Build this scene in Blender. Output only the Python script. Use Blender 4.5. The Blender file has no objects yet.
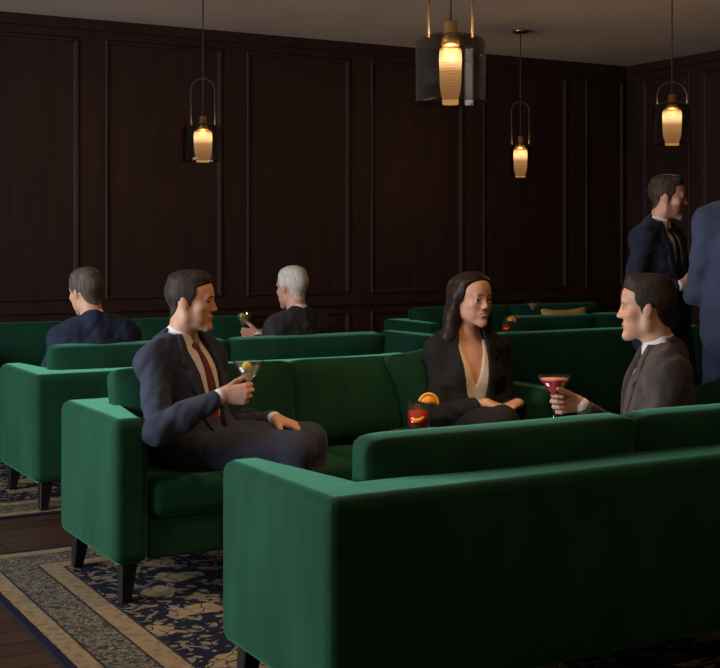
import bpy, bmesh, math, random
import numpy as np
from mathutils import Vector, Matrix
random.seed(7)
SC = bpy.context.scene
COL = SC.collection
R = math.radians

# ------------------------------------------------------------------ materials
def mat(name):
    m = bpy.data.materials.new(name); m.use_nodes = True
    nt = m.node_tree; nt.nodes.clear()
    out = nt.nodes.new('ShaderNodeOutputMaterial')
    return m, nt, out
def N(nt, typ, **kw):
    n = nt.nodes.new(typ)
    for k, v in kw.items():
        if k.startswith('i_'):
            key = k[2:].replace('_', ' ')
            n.inputs[key].default_value = v
        else: setattr(n, k, v)
    return n
def L(nt, a, b): nt.links.new(a, b)
def princ(nt, out, col=(.5,.5,.5), rough=.6, metal=0., spec=.5):
    b = nt.nodes.new('ShaderNodeBsdfPrincipled')
    b.inputs['Base Color'].default_value = (*col, 1)
    b.inputs['Roughness'].default_value = rough
    b.inputs['Metallic'].default_value = metal
    b.inputs['Specular IOR Level'].default_value = spec
    L(nt, b.outputs[0], out.inputs[0]); return b
def noise_col(nt, b, c1, c2, scale, detail=4., coords='Object', stretch=(1,1,1), lo=.35, hi=.65):
    tc = N(nt, 'ShaderNodeTexCoord'); mp = N(nt, 'ShaderNodeMapping'); mp.inputs['Scale'].default_value = stretch
    L(nt, tc.outputs[coords], mp.inputs[0])
    nz = N(nt, 'ShaderNodeTexNoise'); nz.inputs['Scale'].default_value = scale; nz.inputs['Detail'].default_value = detail
    L(nt, mp.outputs[0], nz.inputs['Vector'])
    cr = N(nt, 'ShaderNodeValToRGB'); cr.color_ramp.elements[0].position = lo; cr.color_ramp.elements[1].position = hi
    cr.color_ramp.elements[0].color = (*c1, 1); cr.color_ramp.elements[1].color = (*c2, 1)
    L(nt, nz.outputs[0], cr.inputs[0]); L(nt, cr.outputs[0], b.inputs['Base Color'])
    return nz, mp, cr
def bump(nt, b, src, strength=.2, dist=.01):
    bp = N(nt, 'ShaderNodeBump'); bp.inputs['Strength'].default_value = strength; bp.inputs['Distance'].default_value = dist
    L(nt, src, bp.inputs['Height']); L(nt, bp.outputs[0], b.inputs['Normal'])
def velvet(name, c1, c2, sheen, st=.5):
    m, nt, out = mat(name); b = princ(nt, out, c1, .72, 0, .12)
    nz, mp, cr = noise_col(nt, b, c1, c2, 5, 5, stretch=(1.6, 1.6, .55), lo=.3, hi=.72)
    b.inputs['Sheen Weight'].default_value = st; b.inputs['Sheen Roughness'].default_value = .35
    b.inputs['Sheen Tint'].default_value = (*sheen, 1)
    bump(nt, b, nz.outputs[0], .12, .02); return m
def cloth(name, c1, c2=None, rough=.85, sheen=.25, scale=9., bs=.25, tint=None):
    c2 = c2 or tuple(min(1, x*1.35) for x in c1)
    m, nt, out = mat(name); b = princ(nt, out, c1, rough, 0, .2)
    nz, mp, cr = noise_col(nt, b, c1, c2, scale, 4)
    b.inputs['Sheen Weight'].default_value = sheen; b.inputs['Sheen Roughness'].default_value = .5
    b.inputs['Sheen Tint'].default_value = (*(tint or tuple(min(1, x*4+.1) for x in c1)), 1)
    bump(nt, b, nz.outputs[0], bs, .012); return m
def plain(name, c, rough=.5, metal=0., spec=.5):
    m, nt, out = mat(name); b = princ(nt, out, c, rough, metal, spec)
    c2 = tuple(min(1, x*1.15) for x in c)
    noise_col(nt, b, c, c2, 14, 3); return m
def skin(name, c, lipc=None):
    m, nt, out = mat(name); b = princ(nt, out, c, .5, 0, .35)
    noise_col(nt, b, tuple(x*.92 for x in c), tuple(min(1, x*1.06) for x in c), 18, 3)
    b.inputs['Subsurface Weight'].default_value = .12
    b.inputs['Subsurface Radius'].default_value = (.012, .005, .003); b.inputs['Subsurface Scale'].default_value = 1.
    return m
def hairm(name, c1, c2, rough=.5):
    m, nt, out = mat(name); b = princ(nt, out, c1, rough+.12, 0, .22)
    nz, mp, cr = noise_col(nt, b, c1, c2, 90, 3, stretch=(1.2, .8, .14))
    bump(nt, b, nz.outputs[0], .25, .003); return m
def glass(name, tint, refl=.9, power=.25, rough=.02):
    """thin glass: tinted see-through with a fresnel reflection"""
    m, nt, out = mat(name)
    tr = N(nt, 'ShaderNodeBsdfTransparent'); tr.inputs[0].default_value = (*tint, 1)
    gl = N(nt, 'ShaderNodeBsdfGlossy'); gl.inputs['Roughness'].default_value = rough; gl.inputs[0].default_value = (refl, refl, refl, 1)
    fr = N(nt, 'ShaderNodeLayerWeight'); fr.inputs['Blend'].default_value = .5
    pw = N(nt, 'ShaderNodeMath', operation='POWER'); pw.inputs[1].default_value = 3.5; L(nt, fr.outputs['Facing'], pw.inputs[0])
    ma = N(nt, 'ShaderNodeMath', operation='MULTIPLY_ADD'); ma.inputs[1].default_value = power*2; ma.inputs[2].default_value = .035; L(nt, pw.outputs[0], ma.inputs[0])
    mx = N(nt, 'ShaderNodeMixShader')
    L(nt, ma.outputs[0], mx.inputs[0]); L(nt, tr.outputs[0], mx.inputs[1]); L(nt, gl.outputs[0], mx.inputs[2]); L(nt, mx.outputs[0], out.inputs[0])
    return m
def liquid(name, c, dens=.6):
    m, nt, out = mat(name)
    tr = N(nt, 'ShaderNodeBsdfTransparent'); tr.inputs[0].default_value = (*c, 1)
    b = N(nt, 'ShaderNodeBsdfPrincipled'); b.inputs['Base Color'].default_value = (*c, 1); b.inputs['Roughness'].default_value = .08
    mx = N(nt, 'ShaderNodeMixShader'); mx.inputs[0].default_value = dens
    L(nt, tr.outputs[0], mx.inputs[1]); L(nt, b.outputs[0], mx.inputs[2]); L(nt, mx.outputs[0], out.inputs[0]); return m

M = {}
M['velvet'] = velvet('green_velvet', (.0046, .038, .0185), (.0094, .059, .031), (.22, .76, .48), .62)
M['velvet_dark'] = velvet('deep_green_velvet', (.0032, .034, .018), (.006, .050, .028), (.20, .66, .42), .50)
M['mustard'] = cloth('mustard_cloth', (.55, .30, .07), (.66, .38, .11))
M['black_wood'] = plain('black_wood', (.006, .005, .0045), .5, 0, .3)
M['brass'] = plain('brass', (.42, .28, .12), .3, 1.)
M['dark_brass'] = plain('aged_bronze', (.040, .033, .026), .65, 0, .2)
M['cord'] = plain('dark_cord', (.02, .016, .014), .6)
M['smoke'] = glass('smoked_glass', (.68, .64, .59), .85, .28)
M['clear'] = glass('clear_glass', (.93, .94, .94), .95, .35)
M['gin'] = liquid('pale_drink', (.93, .90, .74), .12)
M['pink'] = liquid('pink_cocktail', (.75, .03, .045), .75)
M['pinkfoam'] = plain('pink_foam', (.75, .30, .28), .6)
M['red'] = liquid('red_cocktail', (.62, .02, .018), .7)
M['ice'] = glass('ice', (.95, .93, .92), .9, .4, .1)
M['orange'] = plain('orange_flesh', (.85, .32, .02), .45)
M['orange_rind'] = plain('orange_rind', (.85, .42, .03), .5)
M['lemon'] = plain('lemon_peel', (.80, .60, .03), .5)
M['white'] = cloth('white_cotton', (.72, .70, .68), (.78, .76, .74), .8, .1)
M['cream'] = cloth('cream_silk', (.66, .60, .50), (.72, .66, .56), .5, .1)
M['navy'] = cloth('navy_wool', (.028, .033, .052), (.041, .047, .072), .85, .22)
M['navy2'] = cloth('midnight_wool', (.013, .018, .036), (.020, .027, .052), .85, .2)
M['blue'] = cloth('blue_wool', (.036, .048, .094), (.046, .060, .116), .85, .25)
M['darkblue'] = cloth('ink_wool', (.018, .026, .062), (.026, .036, .08), .85, .2)
M['charcoal'] = cloth('charcoal_wool', (.022, .020, .021), (.034, .031, .032), .85, .22)
M['greybrown'] = cloth('grey_check_wool', (.050, .041, .042), (.070, .058, .058), .85, .25, 22)
M['black'] = cloth('black_crepe', (.010, .010, .011), (.016, .016, .017), .8, .15)
M['burgundy'] = cloth('burgundy_silk', (.12, .024, .022), (.17, .036, .030), .5, .15, 30)
M['darktie'] = cloth('dark_silk', (.016, .014, .018), (.03, .026, .03), .5, .1, 30)
M['shoe'] = plain('black_leather', (.010, .008, .007), .3)
M['skin'] = skin('skin_light', (.56, .30, .20))
M['skin_f'] = skin('skin_fair', (.62, .34, .235))
M['lip'] = plain('lips_natural', (.40, .15, .115), .45)
M['lip_f'] = plain('lips_rose', (.47, .165, .13), .4)
M['stubble'] = skin('stubble_skin', (.36, .185, .125))
M['hair_dk'] = hairm('dark_brown_hair', (.018, .012, .009), (.040, .027, .019))
M['hair_br'] = hairm('brown_hair', (.030, .018, .011), (.065, .040, .024))
M['hair_gr'] = hairm('greying_brown_hair', (.050, .038, .029), (.11, .088, .070))
M['hair_wh'] = hairm('white_hair', (.42, .39, .34), (.62, .58, .52), .6)
M['hair_w'] = hairm('long_dark_hair', (.014, .009, .007), (.034, .021, .015), .35)
M['eye'] = plain('eye_white', (.42, .39, .37), .3)
M['teeth'] = plain('teeth', (.75, .70, .64), .3)
M['iris'] = plain('iris_brown', (.03, .016, .01), .15)
M['pearl'] = plain('pearl', (.8, .75, .7), .2)

def mk_diffuser():
    m, nt, out = mat('lit_ribbed_glass')
    tc = N(nt, 'ShaderNodeTexCoord'); sx = N(nt, 'ShaderNodeSeparateXYZ'); L(nt, tc.outputs['Generated'], sx.inputs[0])
    cr = N(nt, 'ShaderNodeValToRGB'); e = cr.color_ramp.elements
    e[0].position = 0; e[0].color = (.45, .23, .08, 1)
    e[1].position = 1; e[1].color = (0.990, 0.440, 0.121, 1)
    for p, c in ((.30, (.62, .34, .14, 1)), (.55, (1.0, .58, .25, 1)), (.74, (3.850, 2.695, 1.375, 1)), (.86, (3.520, 2.255, 0.990, 1)), (.94, (1.210, 0.605, 0.193, 1))):
        q = e.new(p); q.color = c
    L(nt, sx.outputs[2], cr.inputs[0])
    wv = N(nt, 'ShaderNodeTexWave'); wv.wave_type = 'BANDS'; wv.bands_direction = 'Z'; wv.inputs['Scale'].default_value = 28
    L(nt, tc.outputs['Object'], wv.inputs[0])
    mr = N(nt, 'ShaderNodeMapRange'); mr.inputs[3].default_value = .78; mr.inputs[4].default_value = 1.1; L(nt, wv.outputs['Fac'], mr.inputs[0])
    em = N(nt, 'ShaderNodeEmission'); L(nt, cr.outputs[0], em.inputs[0]); L(nt, mr.outputs[0], em.inputs[1])
    tr = N(nt, 'ShaderNodeBsdfTransparent'); tr.inputs[0].default_value = (1, .85, .65, 1)
    mx = N(nt, 'ShaderNodeMixShader'); mx.inputs[0].default_value = .65
    L(nt, tr.outputs[0], mx.inputs[1]); L(nt, em.outputs[0], mx.inputs[2]); L(nt, mx.outputs[0], out.inputs[0]); return m
M['diffuser'] = mk_diffuser()
def mk_wood_wall():
    m, nt, out = mat('dark_mahogany_panel'); b = princ(nt, out, (.02, .01, .008), .62, 0, .25)
    nz, mp, cr = noise_col(nt, b, (.0155, .0062, .0050), (.029, .0118, .0092), 6, 6, stretch=(3.5, 3.5, .22), lo=.3, hi=.75)
    bump(nt, b, nz.outputs[0], .06, .01); return m
M['wallwood'] = mk_wood_wall()
def mk_floor():
    m, nt, out = mat('walnut_planks'); b = princ(nt, out, (.03, .017, .011), .38, 0, .4)
    tc = N(nt, 'ShaderNodeTexCoord'); br = N(nt, 'ShaderNodeTexBrick')
    br.inputs['Color1'].default_value = (.046, .020, .013, 1); br.inputs['Color2'].default_value = (.070, .031, .020, 1); br.inputs['Mortar'].default_value = (.01, .005, .003, 1)
    br.inputs['Scale'].default_value = 1; br.inputs['Mortar Size'].default_value = .004; br.inputs['Brick Width'].default_value = 1.4; br.inputs['Row Height'].default_value = .13
    L(nt, tc.outputs['Object'], br.inputs[0])
    mp = N(nt, 'ShaderNodeMapping'); mp.inputs['Scale'].default_value = (1.2, 14, 1); L(nt, tc.outputs['Object'], mp.inputs[0])
    nz = N(nt, 'ShaderNodeTexNoise'); nz.inputs['Scale'].default_value = 3; nz.inputs['Detail'].default_value = 6; L(nt, mp.outputs[0], nz.inputs[0])
    mx = N(nt, 'ShaderNodeMix'); mx.data_type = 'RGBA'; mx.blend_type = 'MULTIPLY'; mx.inputs[0].default_value = .6
    cr = N(nt, 'ShaderNodeValToRGB'); cr.color_ramp.elements[0].color = (.4, .4, .4, 1); cr.color_ramp.elements[1].color = (1.2, 1.2, 1.2, 1)
    L(nt, nz.outputs[0], cr.inputs[0]); L(nt, br.outputs[0], mx.inputs[6]); L(nt, cr.outputs[0], mx.inputs[7]); L(nt, mx.outputs[2], b.inputs['Base Color']); return m
M['floor'] = mk_floor()
def mk_ceiling():
    m, nt, out = mat('warm_grey_plaster'); b = princ(nt, out, (.42, .37, .33), .95, 0, .1)
    nz, mp, cr = noise_col(nt, b, (.50, .445, .40), (.56, .50, .445), 1.5, 4); return m
M['ceiling'] = mk_ceiling()
def mk_rug(name, hx, hy):
    """oriental rug: banded border measured from the edge, vine band, navy field with beige floral sprays"""
    m, nt, out = mat(name); b = princ(nt, out, (.05, .05, .05), .95, 0, .1)
    tc = N(nt, 'ShaderNodeTexCoord'); sx = N(nt, 'ShaderNodeSeparateXYZ'); L(nt, tc.outputs['Object'], sx.inputs[0])
    def math_(op, a, bb=None, c=None):
        n = N(nt, 'ShaderNodeMath'); n.operation = op
        for i, v in enumerate((a, bb, c)):
            if v is None: continue
            if isinstance(v, (int, float)): n.inputs[i].default_value = v
            else: L(nt, v, n.inputs[i])
        return n.outputs[0]
    ex = math_('SUBTRACT', hx, math_('ABSOLUTE', sx.outputs[0])); ey = math_('SUBTRACT', hy, math_('ABSOLUTE', sx.outputs[1]))
    e = math_('MINIMUM', ex, ey)
    wn = N(nt, 'ShaderNodeTexNoise'); wn.inputs['Scale'].default_value = 60; L(nt, tc.outputs['Object'], wn.inputs[0])
    e = math_('ADD', e, math_('MULTIPLY', math_('SUBTRACT', wn.outputs[0], .5), .008))
    def mix(f, c1, c2):
        n = N(nt, 'ShaderNodeMix'); n.data_type = 'RGBA'; L(nt, f, n.inputs[0])
        for i, c in ((6, c1), (7, c2)):
            if isinstance(c, tuple): n.inputs[i].default_value = (*c, 1)
            else: L(nt, c, n.inputs[i])
        return n.outputs[2]
    navy = (.010, .012, .024); gold = (.26, .18, .10); beige = (.34, .27, .18); dark = (.030, .028, .028); grey = (.17, .145, .11); rust = (.14, .085, .06)
    # distorted voronoi scroll work
    dn = N(nt, 'ShaderNodeTexNoise'); dn.inputs['Scale'].default_value = 9; dn.inputs['Detail'].default_value = 2; L(nt, tc.outputs['Object'], dn.inputs[0])
    vm = N(nt, 'ShaderNodeVectorMath'); vm.operation = 'MULTIPLY_ADD'; L(nt, dn.outputs['Color'], vm.inputs[0]); vm.inputs[1].default_value = (.12, .12, 0); L(nt, tc.outputs['Object'], vm.inputs[2])
    def voro(scale, feat='DISTANCE_TO_EDGE'):
        v = N(nt, 'ShaderNodeTexVoronoi'); v.feature = feat; v.voronoi_dimensions = '2D'; v.inputs['Scale'].default_value = scale; L(nt, vm.outputs[0], v.inputs['Vector']); return v
    v1 = voro(17); v2 = voro(9, 'F1'); v3 = voro(26, 'F1'); v4 = voro(3.2, 'F1')
    vine = math_('LESS_THAN', v1.outputs['Distance'], .075)
    leaf = math_('LESS_THAN', v3.outputs['Distance'], .36)
    cn = N(nt, 'ShaderNodeTexNoise'); cn.inputs['Scale'].default_value = 21; cn.inputs['Detail'].default_value = 1; cn.inputs['Distortion'].default_value = 2.2; L(nt, tc.outputs['Object'], cn.inputs[0])
    curl = math_('LESS_THAN', math_('ABSOLUTE', math_('SUBTRACT', cn.outputs[0], .5)), .042)
    band = mix(curl, mix(leaf, (.040, .037, .033), (.105, .088, .064)), (.20, .165, .115))
    rosette = math_('LESS_THAN', v2.outputs['Distance'], .15)
    band = mix(rosette, band, rust)
    # field
    wv = N(nt, 'ShaderNodeTexNoise'); wv.inputs['Scale'].default_value = 20; wv.inputs['Detail'].default_value = 1; wv.inputs['Distortion'].default_value = 1.2
    L(nt, tc.outputs['Object'], wv.inputs[0])
    sprig = math_('GREATER_THAN', wv.outputs[0], .57)
    medal = math_('LESS_THAN', v4.outputs['Distance'], .22)
    petals = math_('MULTIPLY', medal, math_('GREATER_THAN', v1.outputs['Distance'], .05))
    fld = mix(sprig, navy, (.17, .135, .09)); fld = mix(petals, fld, (.27, .195, .105))
    cell = math_('LESS_THAN', v2.outputs['Distance'], .16); fld = mix(cell, fld, (.20, .15, .11))
    goldn = mix(math_('GREATER_THAN', v1.outputs['Distance'], .22), gold, (.205, .14, .08))
    def gt(x): return math_('GREATER_THAN', e, x)
    c = mix(gt(.034), navy, goldn)
    c = mix(gt(.105), c, dark); c = mix(gt(.115), c, band); c = mix(gt(.262), c, dark)
    c = mix(gt(.272), c, goldn); c = mix(gt(.352), c, dark); c = mix(gt(.362), c, fld)
    fn = N(nt, 'ShaderNodeTexNoise'); fn.inputs['Scale'].default_value = 45; fn.inputs['Detail'].default_value = 3; L(nt, tc.outputs['Object'], fn.inputs[0])
    wear = N(nt, 'ShaderNodeMapRange'); wear.inputs[3].default_value = .65; wear.inputs[4].default_value = 1.25; L(nt, fn.outputs[0], wear.inputs[0])
    mu = N(nt, 'ShaderNodeVectorMath'); mu.operation = 'SCALE'; L(nt, c, mu.inputs[0]); L(nt, wear.outputs[0], mu.inputs['Scale'])
    L(nt, mu.outputs[0], b.inputs['Base Color'])
    bump(nt, b, fn.outputs[0], .3, .004); return m

# ------------------------------------------------------------------ object helpers
def link_mesh(name, me, m, parent=None, smooth=True):
    if smooth:
        me.polygons.foreach_set('use_smooth', [True]*len(me.polygons))
    o = bpy.data.objects.new(name, me); COL.objects.link(o)
    for mm in (m if isinstance(m, (list, tuple)) else [m]): me.materials.append(mm)
    if parent: o.parent = parent
    return o
def obj(name, bm, m, parent=None, smooth=True):
    me = bpy.data.meshes.new(name); bmesh.ops.recalc_face_normals(bm, faces=bm.faces[:]); bm.to_mesh(me); bm.free()
    return link_mesh(name, me, m, parent, smooth)
def thing(name, label, cat, loc=(0, 0, 0), rz=0, group=None):
    o = bpy.data.objects.new(name, None); COL.objects.link(o); o.location = loc; o.rotation_euler = (0, 0, rz); o.empty_display_size = .1
    o['label'] = label; o['category'] = cat
    if group: o['group'] = group
    return o
def tag(o, label, cat, group=None):
    o['label'] = label; o['category'] = cat
    if group: o['group'] = group
def struct(o): o['kind'] = 'structure'; return o
def box(bm, lo, hi, bev=0., seg=3):
    g = bmesh.ops.create_cube(bm, size=1.)
    c = [(a+b)/2 for a, b in zip(lo, hi)]; s = [b-a for a, b in zip(lo, hi)]
    for v in g['verts']: v.co = Vector((c[0]+v.co.x*s[0], c[1]+v.co.y*s[1], c[2]+v.co.z*s[2]))
    if bev > 0:
        ed = list({e for v in g['verts'] for e in v.link_edges})
        bmesh.ops.bevel(bm, geom=ed, offset=bev, segments=seg, profile=.5, affect='EDGES')
    return bm
def lathe(bm, prof, seg=32, closed=False, c=(0, 0, 0)):
    rings = []
    for r, z in prof:
        if r < 1e-6: rings.append([bm.verts.new((c[0], c[1], c[2]+z))])
        else: rings.append([bm.verts.new((c[0]+r*math.cos(2*math.pi*i/seg), c[1]+r*math.sin(2*math.pi*i/seg), c[2]+z)) for i in range(seg)])
    pairs = list(zip(rings, rings[1:])) + ([(rings[-1], rings[0])] if closed else [])
    for a, b in pairs:
        for i in range(seg):
            j = (i+1) % seg
            if len(a) == 1 and len(b) == 1: continue
            if len(a) == 1: bm.faces.new((a[0], b[i], b[j]))
            elif len(b) == 1: bm.faces.new((a[i], a[j], b[0]))
            else: bm.faces.new((a[i], a[j], b[j], b[i]))
    return bm
def tube(bm, pts, r, seg=10, caps=True):
    pts = [Vector(p) for p in pts]; rings = []
    for i, p in enumerate(pts):
        t = (pts[min(i+1, len(pts)-1)]-pts[max(i-1, 0)]).normalized()
        u = t.orthogonal().normalized() if i == 0 else (pu - t*pu.dot(t)).normalized()
        pu = u; w = t.cross(u)
        rr = r[i] if isinstance(r, (list, tuple)) else r
        rings.append([bm.verts.new(p+(u*math.cos(2*math.pi*k/seg)+w*math.sin(2*math.pi*k/seg))*rr) for k in range(seg)])
    for a, b in zip(rings, rings[1:]):
        for k in range(seg): bm.faces.new((a[k], a[(k+1) % seg], b[(k+1) % seg], b[k]))
    if caps: bm.faces.new(rings[0][::-1]); bm.faces.new(rings[-1])
    return bm

# ------------------------------------------------------------------ room
XL, XR, YF, YB, H = -2.8, 8.15, -1.8, 9.26, 3.0
def slab(name, lo, hi, m): return struct(obj(name, box(bmesh.new(), lo, hi), m, smooth=False))
slab('floor', (XL-.15, YF-.15, -.1), (XR+.15, YB+.15, 0), M['floor'])
slab('ceiling', (XL-.15, YF-.15, H), (XR+.15, YB+.15, H+.1), M['ceiling'])
slab('wall_back', (XL, YB, 0), (XR, YB+.12, H), M['wallwood'])
slab('wall_right', (XR, YF, 0), (XR+.12, YB+.12, H), M['wallwood'])
slab('wall_front', (XL, YF-.12, 0), (XR, YF, H), M['wallwood'])
# left wall with one wide window that lets the daylight in
WY0, WY1, WZ0, WZ1 = 3.4, 6.8, .75, 2.55
bm = bmesh.new()
for lo, hi in (((XL-.12, YF-.12, 0), (XL, WY0, H)), ((XL-.12, WY1, 0), (XL, YB+.12, H)), ((XL-.12, WY0, 0), (XL, WY1, WZ0)), ((XL-.12, WY0, WZ1), (XL, WY1, H))): box(bm, lo, hi)
struct(obj('wall_left', bm, M['wallwood'], smooth=False))
bm = bmesh.new()
for lo, hi in (((XL-.1, WY0, WZ0), (XL+.02, WY0+.06, WZ1)), ((XL-.1, WY1-.06, WZ0), (XL+.02, WY1, WZ1)), ((XL-.1, WY0, WZ0), (XL+.02, WY1, WZ0+.06)), ((XL-.1, WY0, WZ1-.06), (XL+.02, WY1, WZ1)), ((XL-.09, 5.07, WZ0), (XL+.01, 5.13, WZ1))): box(bm, lo, hi)
wn = struct(obj('window_1', bm, M['black_wood'], smooth=False))
def frame_molding(name, axis, a0, a1, z0, z1, plane, w=.040, d=.018):
    """picture-frame moulding on a wall: stepped profile, mitred"""
    bm = bmesh.new(); prof = ((0, 0), (0, d*.55), (w*.25, d), (w*.6, d*.8), (w*.75, d*.35), (w, .0))
    cor = ((a0, z0, 1, 1), (a1, z0, -1, 1), (a1, z1, -1, -1), (a0, z1, 1, -1)); rows = []
    for (a, z, sa, sz) in cor:
        row = []
        for p, q in prof:
            aa, zz = a+sa*p, z+sz*p
            row.append(bm.verts.new((aa, plane-q, zz) if axis == 'x' else (plane-q, aa, zz)))
        rows.append(row)
    for i in range(4):
        A, B = rows[i], rows[(i+1) % 4]
        for k in range(len(prof)-1): bm.faces.new((A[k], B[k], B[k+1], A[k+1]))
    return struct(obj(name, bm, M['wallwood'], smooth=False))
n_trim = 1
px0 = [-2.55+1.147*i for i in range(0, 9)]
panels = [(-2.68, -1.74), (-1.55, -.60), (-.40, .545), (.75, 1.69), (1.895, 2.84), (3.04, 3.99), (4.20, 5.14), (5.34, 6.27), (6.48, 7.42), (7.64, 8.10)]
ZP0, ZP1 = .91, 2.86
for a0, a1 in panels:
    frame_molding('trim_%d' % n_trim, 'x', a0, a1, ZP0, ZP1, YB); n_trim += 1
    frame_molding('trim_%d' % n_trim, 'x', a0, a1, .20, .77, YB); n_trim += 1
for a0, a1 in ((8.42, 9.04), (7.33, 8.28), (6.19, 7.14), (5.05, 6.0), (3.9, 4.85)):
    frame_molding('trim_%d' % n_trim, 'y', a0, a1, ZP0, ZP1, XR); n_trim += 1
    frame_molding('trim_%d' % n_trim, 'y', a0, a1, .20, .77, XR); n_trim += 1
def strip(name, lo, hi): return struct(obj(name, box(bmesh.new(), lo, hi, .006, 2), M['wallwood'], smooth=False))
strip('trim_%d' % n_trim, (XL, YB-.028, .815), (XR-.028, YB, .865)); n_trim += 1
strip('trim_%d' % n_trim, (XR-.028, YF, .815), (XR, YB, .865)); n_trim += 1
strip('trim_%d' % n_trim, (XL, YB-.04, 2.92), (XR-.04, YB, 3.0)); n_trim += 1
strip('trim_%d' % n_trim, (XR-.04, YF, 2.92), (XR, YB, 3.0)); n_trim += 1
strip('baseboard_back', (XL, YB-.025, 0), (XR-.025, YB, .14))
strip('baseboard_right', (XR-.025, YF, 0), (XR, YB, .14))

# ------------------------------------------------------------------ rugs
def rug(label, x0, x1, y0, y1):
    hx, hy = (x1-x0)/2, (y1-y0)/2
    o = obj('rug', box(bmesh.new(), (-hx, -hy, 0), (hx, hy, .009), .003, 1), mk_rug('oriental_rug', hx, hy), smooth=False)
    o.location = ((x0+x1)/2, (y0+y1)/2, 0); tag(o, label, 'rug', 'oriental rugs'); return o
rug('navy and gold oriental rug under the two front sofas', 1.165, 5.6, 1.2, 5.52)
rug('patterned oriental rug at far left under the back-to-back sofa of the seated grey men', 1.02, 6.6, 6.22, 8.35)

# ------------------------------------------------------------------ sofas (local: back along y=0, faces +y, x from 0 to W)
def cushion_bm(w, h, t, pinch=.0, puff=.5, nx=14, nz=10, ny=4, crn=.10):
    bm = bmesh.new(); bmesh.ops.create_cube(bm, size=2.)
    bmesh.ops.subdivide_edges(bm, edges=bm.edges[:], cuts=9, use_grid_fill=True)
    for v in bm.verts:
        u, q, s = v.co.x, v.co.y, v.co.z
        fu, fs = (1-abs(u)**3.0), (1-abs(s)**3.0)
        th = (1-puff) + puff*math.sqrt(max(0, fu*fs))
        x = w/2*u*(1-pinch*(1-s*s)); z = h/2*s*(1-pinch*(1-u*u))
        if pinch == 0:   # rounded outline
            rad = crn; ax, az = abs(x)-(w/2-rad), abs(z)-(h/2-rad)
            if ax > 0 and az > 0:
                l = math.hypot(ax, az); k = max(ax, az)/l if l > 0 else 1
                x = math.copysign(w/2-rad+ax*k, x); z = math.copysign(h/2-rad+az*k, z)
        # edge roundness of the border
        edge = max(abs(u), abs(s))
        y = t/2*q*th
        if edge > .999: x *= 1+.02*(1-q*q)/max(w, .3)*.3; z *= 1+.02*(1-q*q)/max(h, .3)*.3
        v.co = (x, y, z)
    bmesh.ops.smooth_vert(bm, verts=bm.verts[:], factor=.5, use_axis_x=True, use_axis_y=True, use_axis_z=True)
    return bm
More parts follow.
